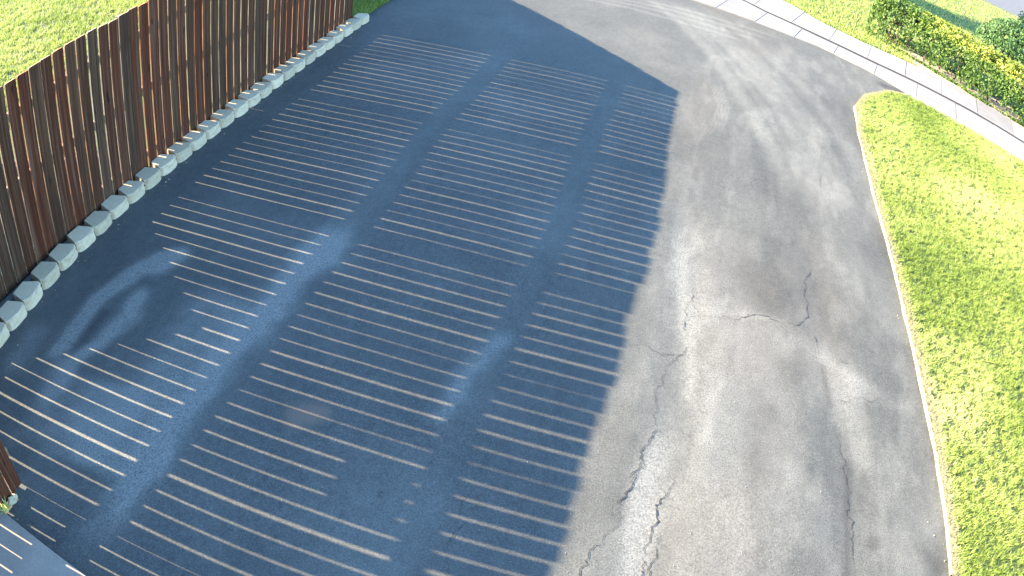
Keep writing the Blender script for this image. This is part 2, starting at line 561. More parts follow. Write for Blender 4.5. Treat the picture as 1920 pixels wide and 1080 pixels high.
# cracks: thin dirt-filled ribbons, pieces of the driveway
def crack(pts, w0, w1, seed, jit=0.03, lo=0.06):
    rr = np.random.default_rng(seed)
    P = []
    for i in range(len(pts) - 1):
        a = np.array(pts[i], float)
        bb = np.array(pts[i + 1], float)
        n = max(2, int(np.hypot(*(bb - a)) / 0.022))
        for k in range(n):
            P.append(a + (bb - a) * k / n)
    P.append(np.array(pts[-1], float))
    P = np.array(P)
    walk = np.cumsum(rr.normal(0, jit * 0.42, P.shape), 0)
    walk -= np.linspace(0, 1, len(P))[:, None] * walk[-1]
    P = P + np.clip(walk, -jit * 2, jit * 2) + rr.normal(0, 0.006, P.shape)
    tt = np.linspace(0, 1, len(P))
    brk = np.clip(np.interp(tt, np.linspace(0, 1, 9), rr.uniform(-0.35, 1.3, 9)), lo, 1.25)
    wid = 0.48 * (w0 + (w1 - w0) * tt) * brk * (0.35 + 1.2 * rr.random(len(P))) * np.minimum(1, np.minimum(tt, 1 - tt) * 8 + 0.15)
    dirv = np.gradient(P, axis=0)
    dirv /= np.linalg.norm(dirv, axis=1)[:, None] + 1e-9
    nv = np.stack([-dirv[:, 1], dirv[:, 0]], 1)
    A = P + nv * wid[:, None] / 2
    B = P - nv * wid[:, None] / 2
    Q = np.concatenate([A, B])
    Zz = zsurf(Q[:, 0], Q[:, 1]) + 0.004
    n = len(P)
    faces = [(i, i + 1, n + i + 1, n + i) for i in range(n - 1)]
    m_ = mesh_np('crack', np.column_stack([Q, Zz]), faces)
    return link('crack', m_, M_CRACK, driveway)

crack([(1.75, 6.90), (1.68, 6.55), (1.67, 6.28), (1.70, 6.06), (1.60, 5.90), (1.45, 5.84)], .018, .022, 1, .03, .7)
crack([(0.60, 5.60), (0.85, 5.72), (1.10, 5.80), (1.30, 5.86), (1.45, 5.84)], .010, .018, 2, .03, .4)
crack([(1.60, 5.90), (1.70, 5.90)], .01, .008, 3, .01)
crack([(0.06, 4.93), (0.25, 4.94), (0.42, 4.96), (0.55, 5.02)], .008, .012, 4)
crack([(0.52, 6.05), (0.58, 5.80), (0.60, 5.5), (0.58, 5.2), (0.52, 4.9), (0.48, 4.7), (0.40, 4.5)], .008, .014, 5)
crack([(0.40, 4.5), (0.42, 4.2), (0.40, 4.0), (0.34, 3.82), (0.36, 3.6), (0.35, 3.4), (0.33, 3.2)], .014, .018, 6, .03, .4)
crack([(0.40, 3.92), (0.43, 3.75), (0.40, 3.55), (0.38, 3.25)], .010, .02, 7)
crack([(0.50, 4.15), (0.49, 3.8), (0.46, 3.5), (0.40, 3.25), (0.26, 2.95), (0.2, 2.6)], .009, .014, 8)
crack([(0.64, 3.62), (0.62, 3.35), (0.62, 3.1), (0.64, 2.8), (0.6, 2.4)], .02, .03, 9)
crack([(0.70, 3.75), (0.67, 3.5), (0.67, 3.2), (0.70, 2.85), (0.68, 2.4)], .010, .014, 10)
crack([(1.95, 6.95), (2.1, 6.98), (2.22, 6.95)], .010, .006, 11)
crack([(1.74, 5.8), (1.78, 5.65), (1.80, 5.5)], .012, .008, 12)
crack([(1.85, 5.62), (2.05, 5.58), (2.2, 5.6)], .006, .010, 13)
crack([(1.95, 5.02), (2.2, 5.15), (2.4, 5.18), (2.6, 5.25)], .008, .014, 14, .03, .4)
crack([(1.98, 4.75), (2.02, 4.3), (2.05, 3.9), (2.03, 3.5), (2.08, 3.1), (2.05, 2.6)], .010, .024, 15)
crack([(0.12, 6.35), (0.28, 6.35), (0.36, 6.42)], .008, .010, 17)
crack([(1.90, 9.9), (2.0, 9.2), (1.98, 8.6)], .008, .010, 18)
crack([(-3.6, 11.9), (-3.0, 11.75), (-2.4, 11.95)], .010, .014, 19)
crack([(-0.4, 11.6), (0.1, 11.5), (0.3, 11.7)], .010, .014, 20)
crack([(-0.62, 3.05), (-0.55, 2.8), (-0.60, 2.6), (-0.52, 2.4)], .008, .010, 21)
crack([(-1.12, 2.95), (-1.1, 2.8), (-1.12, 2.65)], .008, .006, 22)

# loose grit and petals on the asphalt
verts, faces = [], []
oct_v = np.array([(1, 0, 0), (-1, 0, 0), (0, 1, 0), (0, -1, 0), (0, 0, 1), (0, 0, -1)], float)
oct_f = [(0, 2, 4), (2, 1, 4), (1, 3, 4), (3, 0, 4), (2, 0, 5), (1, 2, 5), (3, 1, 5), (0, 3, 5)]
for k in range(600):
    if k < 260:
        px, py = RNG.uniform(-2.2, 0.2), RNG.uniform(2.3, 4.2)
    elif k < 520:
        px, py = RNG.normal(1.25, 0.35), RNG.uniform(2.6, 5.4)
    else:
        py = RNG.uniform(2.2, 15.0)
        px = RNG.uniform(-4.4, float(xr_at(py)) - 0.05)
    s = RNG.uniform(0.002, 0.0045) * (1.7 if k % 17 == 0 else 1)
    v = oct_v * np.array([s * RNG.uniform(.7, 1.6), s, s * 0.6])
    a = RNG.uniform(0, 6.28)
    ca_, sa_ = math.cos(a), math.sin(a)
    base = len(verts)
    z0 = float(zsurf(px, py)) + s * 0.3
    for q in v:
        verts.append((px + ca_ * q[0] - sa_ * q[1], py + sa_ * q[0] + ca_ * q[1], z0 + q[2]))
    faces += [tuple(base + i for i in f) for f in oct_f]
link('scattered_grit', mesh_np('scattered_grit', verts, np.array(faces)), M_STONE, kind='stuff')

# ------------------------------------------------------------------ sidewalk: two rows of slabs with open joints
walk_bed_v = [(px, py, -0.035) for px, py in WALK_NEAR] + [(px, py, -0.035) for px, py in WALK_FAR]
nW = len(WALK_NEAR)
bedf = [(i, i + 1, i + 1 + nW, i + nW) for i in range(nW - 1)] if len(WALK_FAR) == nW else None
if bedf is None:
    xs_ = np.linspace(-30, 16, 80)
    A = np.column_stack([xs_, poly_at(xs_, WALK_NEAR, 0), np.full(80, -0.035)])
    B = np.column_stack([xs_, poly_at(xs_, WALK_FAR, 0), np.full(80, -0.035)])
    walk_bed_v = np.concatenate([A, B])
    bedf = [(i, i + 1, 80 + i + 1, 80 + i) for i in range(79)]
sidewalk = link('sidewalk', mesh_np('sidewalk', walk_bed_v, bedf), M_PAD, kind='structure')


def prism(top, z1, z0, bev=0.006):
    """closed slab from a convex outline (counter-clockwise), with a small bevelled arris"""
    top = np.array(top, float)
    cen = top.mean(0)
    inn = top + (cen - top) / (np.linalg.norm(cen - top, axis=1)[:, None] + 1e-9) * bev * 1.4
    n = len(top)
    vs = [(*p, z1) for p in inn] + [(*p, z1 - bev) for p in top] + [(*p, z0) for p in top]
    fs = [tuple(range(n))]
    for i in range(n):
        j = (i + 1) % n
        fs.append((i, n + i, n + j, j))
        fs.append((n + i, 2 * n + i, 2 * n + j, n + j))
    fs.append(tuple(2 * n + i for i in reversed(range(n))))
    return vs, fs


def slab_row(lo, hi, gap_lo, gap_hi, step, x0, x1, z1):
    k = x0
    i = 0
    while k < x1:
        k2 = k + step
        xs_ = np.linspace(k + 0.004, k2 - 0.004, 4)
        a = [(q, float(poly_at(q, lo, 0)) + gap_lo) for q in xs_]
        bt = [(q + 0.42 * (float(poly_at(q, hi, 0)) - float(poly_at(q, lo, 0))) * 0.5, 0) for q in xs_]
        bt = [(q[0], float(poly_at(q[0], hi, 0)) - gap_hi) for q in bt]
        out = a + bt[::-1]
        vs, fs = prism(out, z1 + RNG.uniform(-.003, .003), -0.10)
        link('slab', mesh_np('slab', vs, fs), M_WALK, sidewalk)
        k = k2
        i += 1


slab_row(WALK_NEAR, WALK_JOINT, 0.0, 0.095, 0.82, -7.9, 12.0, 0.012)
slab_row(WALK_JOINT, WALK_FAR, 0.095, 0.0, 0.82, -7.9, 12.0, 0.014)

xs_ = np.linspace(-7.5, 12.0, 120)
yj = poly_at(xs_, WALK_JOINT, 0)
jv = np.concatenate([np.column_stack([xs_, yj - 0.105, np.full(120, 0.004)]), np.column_stack([xs_, yj + 0.105, np.full(120, 0.004)])])
link('joint_strip', mesh_np('joint_strip', jv, [(i, i + 1, 121 + i, 120 + i) for i in range(119)]), M_JOINT, sidewalk)

# concrete pad in the near left corner
pad = [(-3.42, -1.5), (3.0, -1.5), (3.0, 0.95), (-2.56, 1.36), (-3.42, 1.43)]
vs, fs = prism(pad, 0.035, -0.12, 0.008)
link('concrete_pad', mesh_np('concrete_pad', vs, fs), M_PAD, kind='structure')

# ------------------------------------------------------------------ lawns
def sheet(name, outline, z, mat):
    me_ = bpy.data.meshes.new(name)
    bm = bmesh.new()
    f = bm.faces.new([bm.verts.new((px, py, z)) for px, py in outline])
    bmesh.ops.triangulate(bm, faces=[f])
    bm.to_mesh(me_)
    bm.free()
    return link(name, me_, mat, kind='structure')


LAWN_R = [(px + 0.0, py) for px, py in RIGHT if py > -2]
lawn_edge_far = [(4.24, 14.06), (5.29, 13.58), (6.64, 12.99), (9.0, 11.98), (16, 8.98)]
front_lawn = sheet('front_lawn', LAWN_R + lawn_edge_far + [(16, -1.9), (3.0, -1.9)], 0.012, M_TURF)

# pale dry margin where the turf meets the asphalt
def margin(name, pts, w, z, mat, parent=None, side=1):
    P = []
    for i in range(len(pts) - 1):
        a, bb = np.array(pts[i]), np.array(pts[i + 1])
        n = max(1, int(np.hypot(*(bb - a)) / 0.05))
        P += [a + (bb - a) * k / n for k in range(n)]
    P.append(np.array(pts[-1]))
    P = np.array(P)
    dv = np.gradient(P, axis=0)
    dv /= np.linalg.norm(dv, axis=1)[:, None]
    nv = np.stack([dv[:, 1], -dv[:, 0]], 1) * side
    s = np.arange(len(P)) * 0.05
    wi = w * (0.7 + 0.8 * fbm(s * 2.3, s * 0 + 1.5, 4))
    ro = 0.03 * (fbm(s * 3.1, s * 0 + 2.2, 4) - 0.5)
    A = P + nv * (ro[:, None] - 0.012)
    B = P + nv * wi[:, None]
    C = P + nv * (ro[:, None] - 0.03)
    n = len(P)
    VV = np.concatenate([np.column_stack([C, np.full(n, -0.03)]), np.column_stack([A, np.full(n, z)]), np.column_stack([B, np.full(n, z + 0.004)])])
    FF = [(i, i + 1, n + i + 1, n + i) for i in range(n - 1)] + [(n + i, n + i + 1, 2 * n + i + 1, 2 * n + i) for i in range(n - 1)]
    o = link(name, mesh_np(name, VV, FF), mat, parent, kind='structure')
    return o, P, nv


edge_pts = [p_ for p_ in RIGHT if p_[1] > -2]
margin('lawn_margin', edge_pts, 0.040, 0.018, M_EDGESOIL)
margin('soil_strip', [(4.3, 14.02), (5.29, 13.56), (6.64, 12.97), (9.0, 11.96)], 0.16, 0.019, M_SOIL, side=1)


def blades(name, pts, h, w, lean, mat, tint, z=0.0):
    """bent grass blades: each a quad with a triangular tip"""
    n = len(pts)
    a = RNG.uniform(0, 2 * np.pi, n)
    la = a + RNG.normal(0, 0.8, n)
    hh = h * RNG.uniform(0.55, 1.3, n)
    ww = w * RNG.uniform(0.7, 1.3, n)
    ln = lean * RNG.uniform(0.3, 1.6, n) * hh
    zz = z if not np.isscalar(z) else np.full(n, z)
    p = np.column_stack([pts, zz])
    ax = np.column_stack([np.cos(a), np.sin(a), np.zeros(n)]) * (ww / 2)[:, None]
    ld = np.column_stack([np.cos(la + 1.57), np.sin(la + 1.57), np.zeros(n)])
    up = np.array([0, 0, 1.0])
    v0 = p - ax
    v1 = p + ax
    m = p + ld * (ln * 0.35)[:, None] + up * (hh * 0.62)[:, None]
    v2 = m + ax * 0.8
    v3 = m - ax * 0.8
    v4 = p + ld * ln[:, None] + up * hh[:, None]
    V_ = np.stack([v0, v1, v2, v3, v4], 1).reshape(-1, 3)
    i5 = np.arange(n) * 5
    F_ = np.concatenate([np.stack([i5, i5 + 1, i5 + 2], 1), np.stack([i5, i5 + 2, i5 + 3], 1), np.stack([i5 + 3, i5 + 2, i5 + 4], 1)])
    me_ = mesh_np(name, V_, F_)
    at_ = me_.attributes.new('tint', 'FLOAT', 'POINT')
    at_.data.foreach_set('value', np.repeat(np.clip(tint, 0, 1), 5).astype(np.float32))
    return link(name, me_, mat, kind='stuff')


# front lawn blades
n0 = 900000
py = 1.8 + (13.9 - 1.8) * RNG.random(n0) ** 0.95
xl_ = poly_at(py, RIGHT) + 0.012 + 0.05 * fbm(py * 5, py * 0 + 3.3, 4)
xh_ = 4.9 + 0.30 * (py - 3.5)
px = xl_ + (xh_ - xl_) * RNG.random(n0)
keep = (py < poly_at(px, [(4.0, 14.0)] + lawn_edge_far, 0) - 0.10) & (RNG.random(n0) < np.clip((xh_ - xl_) / 4.6, 0, 1))
clump = fbm(px * 20, py * 20, 3)
keep &= RNG.random(n0) < np.clip((clump - 0.31) * 4.0, 0.12, 1)
px, py, clump = px[keep], py[keep], clump[keep]
patch = fbm(px * 0.9 + 5, py * 0.9, 3)
tint = 0.26 + 1.05 * (patch - 0.30) + RNG.normal(0, 0.20, len(px)) + 0.3 * (clump - 0.5)
edge_near = np.exp(-((px - poly_at(py, RIGHT)) / 0.10) ** 2)
tint += 0.30 * edge_near
blades('lawn_grass', np.column_stack([px, py]), 0.022 + 0.026 * clump, 0.0042, 0.95, M_GRASS, tint, 0.010)
# dry straw along the margin
n1 = 24000
py = RNG.uniform(1.8, 13.9, n1)
px = poly_at(py, RIGHT) + np.abs(RNG.normal(0, 0.045, n1)) - 0.012
blades('dry_margin_grass', np.column_stack([px, py]), 0.024, 0.0045, 1.5, M_STRAW, RNG.random(n1), 0.014)

# neighbour's lawn behind the fence
sheet('back_lawn', [(-40, -12), (-4.99, -12), (-4.99, 10.42), (-8.6, 13.0), (-40, 13.0)], 0.0, M_TURF)
n2 = 130000
px = RNG.uniform(-13.5, -7.6, n2)
py = RNG.uniform(5.0, 12.2, n2)
keep = (px + 4.95) * 0.58 + (py - 10.3) * 0.81 < -0.2
px, py = px[keep], py[keep]
cl = fbm(px * 9, py * 9, 3)
kk = RNG.random(len(px)) < np.clip((cl - 0.25) * 3.2, 0.15, 1)
px, py, cl = px[kk], py[kk], cl[kk]
blades('back_lawn_grass', np.column_stack([px, py]), 0.04 + 0.04 * cl, 0.008, 0.8, M_GRASS,
       0.45 + RNG.normal(0, 0.2, len(px)) + 0.5 * (fbm(px * .8, py * .8, 3) - .5), 0.0)
# grass strip outside the fence corner, in the shade
sheet('verge', [(-4.93, 10.55), (-4.90, 11.6), (-4.9, 16.9), (-8, 17.8), (-30, 23.4), (-30, 13.05), (-8.62, 13.05), (-5.02, 10.42)], 0.006, M_TURF)
n3 = 26000
px = RNG.uniform(-6.6, -4.86, n3)
py = RNG.uniform(10.45, 13.4, n3)
keep = (px + 4.95) * 0.58 + (py - 10.3) * 0.81 > 0.08
px, py = px[keep], py[keep]
blades('verge_grass', np.column_stack([px, py]), 0.07, 0.008, 0.8, M_GRASS, 0.25 + RNG.normal(0, 0.2, len(px)), 0.004)

# far side of the sidewalk
FARL = [(px_, py_ + 0.0) for px_, py_ in WALK_FAR]
sheet('far_lawn', [(q[0], q[1] + 0.003) for q in FARL] + [(30, 20), (40, 33.6), (4, 33.6), (-30, 39)], 0.0, M_TURF)
n4 = 110000
px = RNG.uniform(1.0, 14.5, n4)
fy = poly_at(px, WALK_FAR, 0)
py = fy + 0.03 + (33.0 - fy) * RNG.random(n4) ** 1.4
kk = (px < 4.9) | (py > fy + 1.5) | (RNG.random(n4) < 0.06)
px, py = px[kk], py[kk]
n4 = len(px)
blades('far_lawn_grass', np.column_stack([px, py]), 0.06, 0.012, 0.7, M_GRASS, 0.5 + RNG.normal(0, 0.2, n4), 0.0)
bx = np.linspace(4.7, 12.0, 40)
bA = [(q, float(poly_at(q, WALK_FAR, 0)) + 0.004) for q in bx]
bB = [(q, float(poly_at(q, WALK_FAR, 0)) + 1.3) for q in bx]
sheet('hedge_bed', bA + bB[::-1], 0.004, M_SOIL)
sheet('street', [(-40, 40.5), (4, 33.7), (40, 33.7), (40, 48), (-40, 55)], -0.03, M_STREET)

# ------------------------------------------------------------------ the plank fence
fence = empty('plank_fence', (FX, 6.0, 0))
tag(fence, 'long dark brown stained plank fence along the left of the driveway', 'fence')
FENCE_INV = Matrix.Translation((-FX, -6.0, 0))


def plank_mesh(seed, h=1.80, w=0.15, th=0.0125, ear=0.009):
    """one dog-eared board: local x = thickness (face at 0), y = width, z = height"""
    rr = np.random.default_rng(seed)
    nz = 9
    zs = np.linspace(0, h - ear, nz)
    l = -w / 2 + np.cumsum(rr.normal(0, 0.0007, nz))
    r = w / 2 + np.cumsum(rr.normal(0, 0.0007, nz))
    cup = rr.normal(0, 0.002)
    prof = []
    for i in range(nz):
        prof.append((l[i], zs[i]))
    vs, fs, edge = [], [], []
    for i in range(nz):
        for xx in (0.0, -th):
            vs.append((xx + cup * (i / nz) ** 2, l[i], zs[i]))
            vs.append((xx + cup * (i / nz) ** 2, r[i], zs[i]))
    # order per level: face-left, face-right, back-left, back-right
    top = len(vs)
    for xx in (0.0, -th):
        vs.append((xx + cup, l[-1] + ear, h))
        vs.append((xx + cup, r[-1] - ear, h + rr.normal(0, 0.003)))
    nl = nz + 1
    for i in range(nl - 1):
        a, b_ = 4 * i, 4 * (i + 1)
        fs.append((a, a + 1, b_ + 1, b_))             # front
        fs.append((a + 3, a + 2, b_ + 2, b_ + 3))     # back
        fs.append((a + 2, a, b_, b_ + 2))             # left edge
        edge.append(len(fs) - 1)
        fs.append((a + 1, a + 3, b_ + 3, b_ + 1))     # right edge
        edge.append(len(fs) - 1)
    t_ = 4 * (nl - 1)
    fs.append((t_, t_ + 1, t_ + 3, t_ + 2))
    edge.append(len(fs) - 1)
    fs.append((0, 2, 3, 1))
    me_ = mesh_np('plank', vs, fs)
    me_.materials.append(M_WOOD)
    me_.materials.append(M_EDGE)
    for k in edge:
        me_.polygons[k].material_index = 1
    return me_


PLANKS = [plank_mesh(100 + k) for k in range(10)]


def place_plank(origin, along, width, height, tilt=0.0, k=None, z0=0.03):
    """origin: centre of the foot on the face line; along: unit direction of the run (local +y)"""
    o = bpy.data.objects.new('plank', PLANKS[RNG.integers(len(PLANKS)) if k is None else k])
    COL.objects.link(o)
    o.parent = fence
    yv = Vector((along[0], along[1], 0)).normalized()
    xv = yv.cross(Vector((0, 0, 1)))
    R = Matrix((xv, yv, Vector((0, 0, 1)))).transposed().to_4x4()
    S = Matrix.Diagonal((1, width / 0.15, (height - z0) / 1.80, 1))
    W = Matrix.Translation((origin[0], origin[1], z0)) @ R @ Matrix.Rotation(tilt, 4, 'X') @ S
    o.matrix_parent_inverse = FENCE_INV
    o.matrix_basis = W
    return o


# long run: gap k sits at y = 6.833 - 0.1525 k; some gaps are wide, some hair-thin, a few closed
PITCH = 0.1525
GAP = {}
for k in range(-24, 36):
    GAP[k] = float(RNG.choice([0.0112, 0.0098, 0.0080], p=[0.45, 0.35, 0.2]))
for k, v in {0: .008, 1: .008, 2: .009, 3: .008, 4: .0115, 5: .008, 6: .0075, 7: .009, 8: .0115, 9: .012, 10: -0.004, 11: .0045, 12: .011, 13: .0105,
             14: .0115, 15: .0085, 16: .0085, 17: .012, 18: .0065, 19: .0115, 20: .010, 21: .0105, 22: .0125, 23: .0105, 24: .0075, 25: .010, 26: .0125,
             27: .0125, 28: .008, 29: .011, 30: .0125, 31: .0125, 32: .0075, 33: .012, 34: .012, -6: -.003, -16: .0075, -22: -.003, -8: .012}.items():
    GAP[k] = v
TOPZ = [(1.7, 1.827), (2.8, 1.827), (3.2, 1.82), (4.1, 1.824), (4.4, 1.841), (5.0, 1.829), (5.4, 1.829), (5.7, 1.846), (6.5, 1.848), (7.3, 1.836), (7.7, 1.836), (8.6, 1.808), (10.3, 1.80)]
for k in GAP:
    GAP[k] *= 1.42 if GAP[k] > 0 else 1.0
k_hi, k_lo = -23, 33
for k in range(k_hi, k_lo + 1):
    y_hi = 6.833 - PITCH * k                 # gap k
    y_lo = 6.833 - PITCH * (k + 1)           # gap k+1
    w = PITCH - GAP[k] / 2 - GAP[k + 1] / 2
    yc = (y_hi + y_lo) / 2 + (GAP[k + 1] - GAP[k]) / 4
    h = float(poly_at(yc, TOPZ, 0)) + RNG.normal(0, 0.0045)
    xo = FX - RNG.uniform(0, 0.003) - (0.0 if GAP[k] > 0 and GAP[k + 1] > 0 else (0.010 if k % 2 else 0.0))
    place_plank((xo, yc), (0, 1), w, h, RNG.normal(0, 0.0013), z0=0.035)
Y_END = 6.833 - PITCH * k_hi
Y_JOG = 6.833 - PITCH * (k_lo + 1)

# jog towards the driveway and the nearer run beside the pad
XN = -3.40
xx = FX + 0.02
while xx + 0.15 < XN - 0.01:
    place_plank((xx + 0.075, 1.705), (1, 0), 0.146, 1.82 + RNG.normal(0, 0.006))
    xx += 0.1505
yy = 1.712
near_gap = 0.0115
pn = 0.131
kk = 0
while yy > -0.6:
    place_plank((XN, yy - pn / 2), (0, 1), pn - near_gap * (0.8 + 0.4 * RNG.random()), 1.82 + RNG.normal(0, 0.008), RNG.normal(0, 0.0006), z0=0.012)
    yy -= pn
# return run that leads away from the driveway at the far corner
C0 = Vector((FX - 0.03, Y_END - 0.005))
RDIR = Vector((-3.22, 2.46)).normalized()
s = 0.0
while s < 4.6:
    p_ = C0 + RDIR * (s + 0.075)
    # face towards the street
    place_plank((p_.x, p_.y), (RDIR.x, RDIR.y), 0.147, 1.80 + RNG.normal(0, 0.006), RNG.normal(0, 0.0005))
    s += 0.1495


def beam(name, pts, y_half=None, depth=0.038, height=0.089, mat=M_RAIL, side=(-1, 0)):
    """rail following a polyline; its face lies on the polyline and it extends to the side direction"""
    vs, fs = [], []
    sx, sy = side
    for (bx, by, bz) in pts:
        for dx in (0, depth):
            for dz in (0, height):
                vs.append((bx + sx * dx, by + sy * dx, bz + dz))
    n = len(pts)
    for i in range(n - 1):
        a, c_ = 4 * i, 4 * (i + 1)
        for (p0, p1) in ((0, 1), (1, 3), (3, 2), (2, 0)):
            fs.append((a + p0, a + p1, c_ + p1, c_ + p0))
    fs.append((0, 2, 3, 1))
    e_ = 4 * (n - 1)
    fs.append((e_, e_ + 1, e_ + 3, e_ + 2))
    me_ = mesh_np(name, vs, fs)
    o = link(name, me_, mat, fence)
    o.matrix_parent_inverse = FENCE_INV
    return o


BACK = FX - 0.018
def rail_z(xs_, y):      # ground shadow line -> height of the lower rail edge
    return (xs_ - BACK + 0.03) / COT

low = [(y_, 0.130) for y_ in np.linspace(Y_JOG, Y_END, 15)]
low = [(y_, 0.163 + 0.003 * math.sin(y_ * 2.1)) for y_, _ in low]
MIDP = [(10.5, -2.685), (9.65, -2.69), (8.24, -2.72), (7.77, -2.745), (7.28, -2.712), (6.6, -2.665), (5.84, -2.645), (5.08, -2.668), (4.46, -2.70), (3.5, -2.70), (2.95, -2.735), (2.2, -2.76), (1.64, -2.80)]
TOPP = [(10.5, -1.01), (9.2, -1.01), (8.7, -1.03), (8.1, -1.0), (7.3, -0.98), (6.5, -0.93), (5.9, -0.935), (5.2, -0.965), (4.6, -0.985), (3.9, -0.985), (3.3, -0.95), (2.45, -0.92), (1.64, -0.92)]
def rail_run(tab):
    out = []
    for y_, xs_ in sorted(tab):
        yf = y_ - SHADOW_SLOPE * (xs_ - FX)
        out.append((yf, rail_z(xs_, y_)))
    yq = np.linspace(Y_JOG, Y_END, 40)
    zq = np.interp(yq, [q[0] for q in out], [q[1] for q in out])
    return list(zip(yq, zq))
for run, hgt in ((low, 0.060), (rail_run(MIDP), 0.092), (rail_run(TOPP), 0.080)):
    pts = [(BACK, y_, z_) for y_, z_ in run]
    # three lengths butted end to end
    n = len(pts)
    cuts = [0, n // 4, n // 2, (3 * n) // 4, n - 1]
    for a, b_ in zip(cuts[:-1], cuts[1:]):
        beam('rail', pts[a:b_ + 1], height=hgt)
# rails of the nearer run, the jog and the return
for z_, h_ in ((0.205, 0.10), (0.85, 0.089), (1.45, 0.089)):
    beam('rail', [(XN - 0.0205, -0.6, z_), (XN - 0.0205, 1.63, z_)], height=h_)
    beam('rail', [(FX + 0.02, 1.7225, z_ - 0.004), (XN - 0.08, 1.7225, z_ - 0.004)], height=0.085, side=(0, 1))
for z_ in (0.13, 0.83, 1.46):
    a = C0 + RDIR * 0.05
    e_ = C0 + RDIR * 4.6
    nrm = Vector((-RDIR.y, RDIR.x)) * -1
    nrm = Vector((-abs(RDIR.y), -abs(RDIR.x)))
    beam('rail', [(a.x + nrm.x * 0.022, a.y + nrm.y * 0.022, z_), (e_.x + nrm.x * 0.022, e_.y + nrm.y * 0.022, z_)], side=(nrm.x, nrm.y))


def post(px_, py_, h_, s_=0.089):
    vs, fs = prism([(px_ - s_ / 2, py_ - s_ / 2), (px_ + s_ / 2, py_ - s_ / 2), (px_ + s_ / 2, py_ + s_ / 2), (px_ - s_ / 2, py_ + s_ / 2)], h_, -0.3, 0.006)
    o = link('post', mesh_np('post', vs, fs), M_RAIL, fence)
    o.matrix_parent_inverse = FENCE_INV
    return o

POST_GAPS = [-22, -6, 10]
# posts stand behind closed joints so they cut no light stripe
for k in POST_GAPS:
    post(BACK - 0.09, 6.833 - PITCH * k, 1.78, 0.085)
post(XN - 0.115, 1.63, 1.78, 0.085)
post(C0.x + RDIR.x * 2.4 - 0.10, C0.y + RDIR.y * 2.4 - 0.13, 1.76)
post(C0.x + RDIR.x * 4.5 - 0.10, C0.y + RDIR.y * 4.5 - 0.13, 1.76)

# short board nailed to the back of the fence between the upper rails
vs, fs = prism([(BACK - 0.020, 2.53), (BACK - 0.004, 2.53), (BACK - 0.004, 2.905), (BACK - 0.020, 2.905)], 1.462, 1.29, 0.003)
o = link('backing_board', mesh_np('backing_board', vs, fs), M_RAIL, fence)
o.matrix_parent_inverse = FENCE_INV

# heap of earth behind the fence, only its shadow shows
def heap(x0, yc, half, hgt):
    n = 34
    V_, F_ = [], []
    for i in range(n + 1):
        for j in range(n + 1):
            u, v_ = i / n * 2 - 1, j / n * 2 - 1
            hh = max(0.0, 1 - max(abs(v_), 0)) * max(0.0, 1 - abs(u) ** 2.2)
            V_.append((x0 + u * 0.5, yc + v_ * half, -0.02 + hgt * hh + 0.012 * RNG.normal() * (hh > 0.05)))
    for i in range(n):
        for j in range(n):
            a = i * (n + 1) + j
            F_.append((a, a + n + 1, a + n + 2, a + 1))
    return link('earth_mound', mesh_np('earth_mound', V_, F_, True), M_EARTH, kind='structure')

heap(-5.62, 3.60, 2.05, 0.95)

# ------------------------------------------------------------------ block edging at the foot of the fence
edging = empty('block_edging', (-4.8, 6.3, 0))
tag(edging, 'low row of pale grey split-face concrete blocks at the foot of the fence', 'edging')
EDG_INV = Matrix.Translation((4.8, -6.3, 0))


def block_mesh(seed):
    """trapezoid garden-wall block, local origin at the middle of its front foot; x to the front, y along the row"""
    rr = np.random.default_rng(seed)
    H_ = 0.112
    out = []
    # outline from back-left, round the bevelled split face, to back-right
    wf, wb, dep = 0.276, 0.172, 0.225
    face = [(-0.045, -wf / 2), (-0.018, -wf / 2 + 0.022), (-0.004, -wf / 2 + 0.06), (0.0, -0.03), (0.001, 0.03), (-0.004, wf / 2 - 0.06), (-0.018, wf / 2 - 0.022), (-0.045, wf / 2)]
    back = [(-dep, wb / 2), (-dep, -wb / 2)]
    lv = [0.0, 0.03, 0.06, 0.085, H_ - 0.010, H_]
    nf = len(face)
    vs, fs = [], []
    for li, z_ in enumerate(lv):
        lean = -0.010 * z_ / H_
        inset = 0.010 if li == len(lv) - 1 else 0.0
        for (fx_, fy_) in face:
            jx = rr.normal(0, 0.007) if 0 < li < len(lv) - 1 else rr.normal(0, 0.002)
            vs.append((fx_ + lean + jx - inset, fy_ * (1 - inset * 1.5), z_ + (rr.normal(0, 0.0015) if li else 0)))
        for (fx_, fy_) in back:
            vs.append((fx_ + inset * 0.4, fy_ * (1 - inset), z_))
    m = nf + 2
    for li in range(len(lv) - 1):
        for k in range(m):
            k2 = (k + 1) % m
            fs.append((li * m + k, li * m + k2, (li + 1) * m + k2, (li + 1) * m + k))
    fs.append(tuple((len(lv) - 1) * m + k for k in range(m)))
    return mesh_np('block', vs, fs)


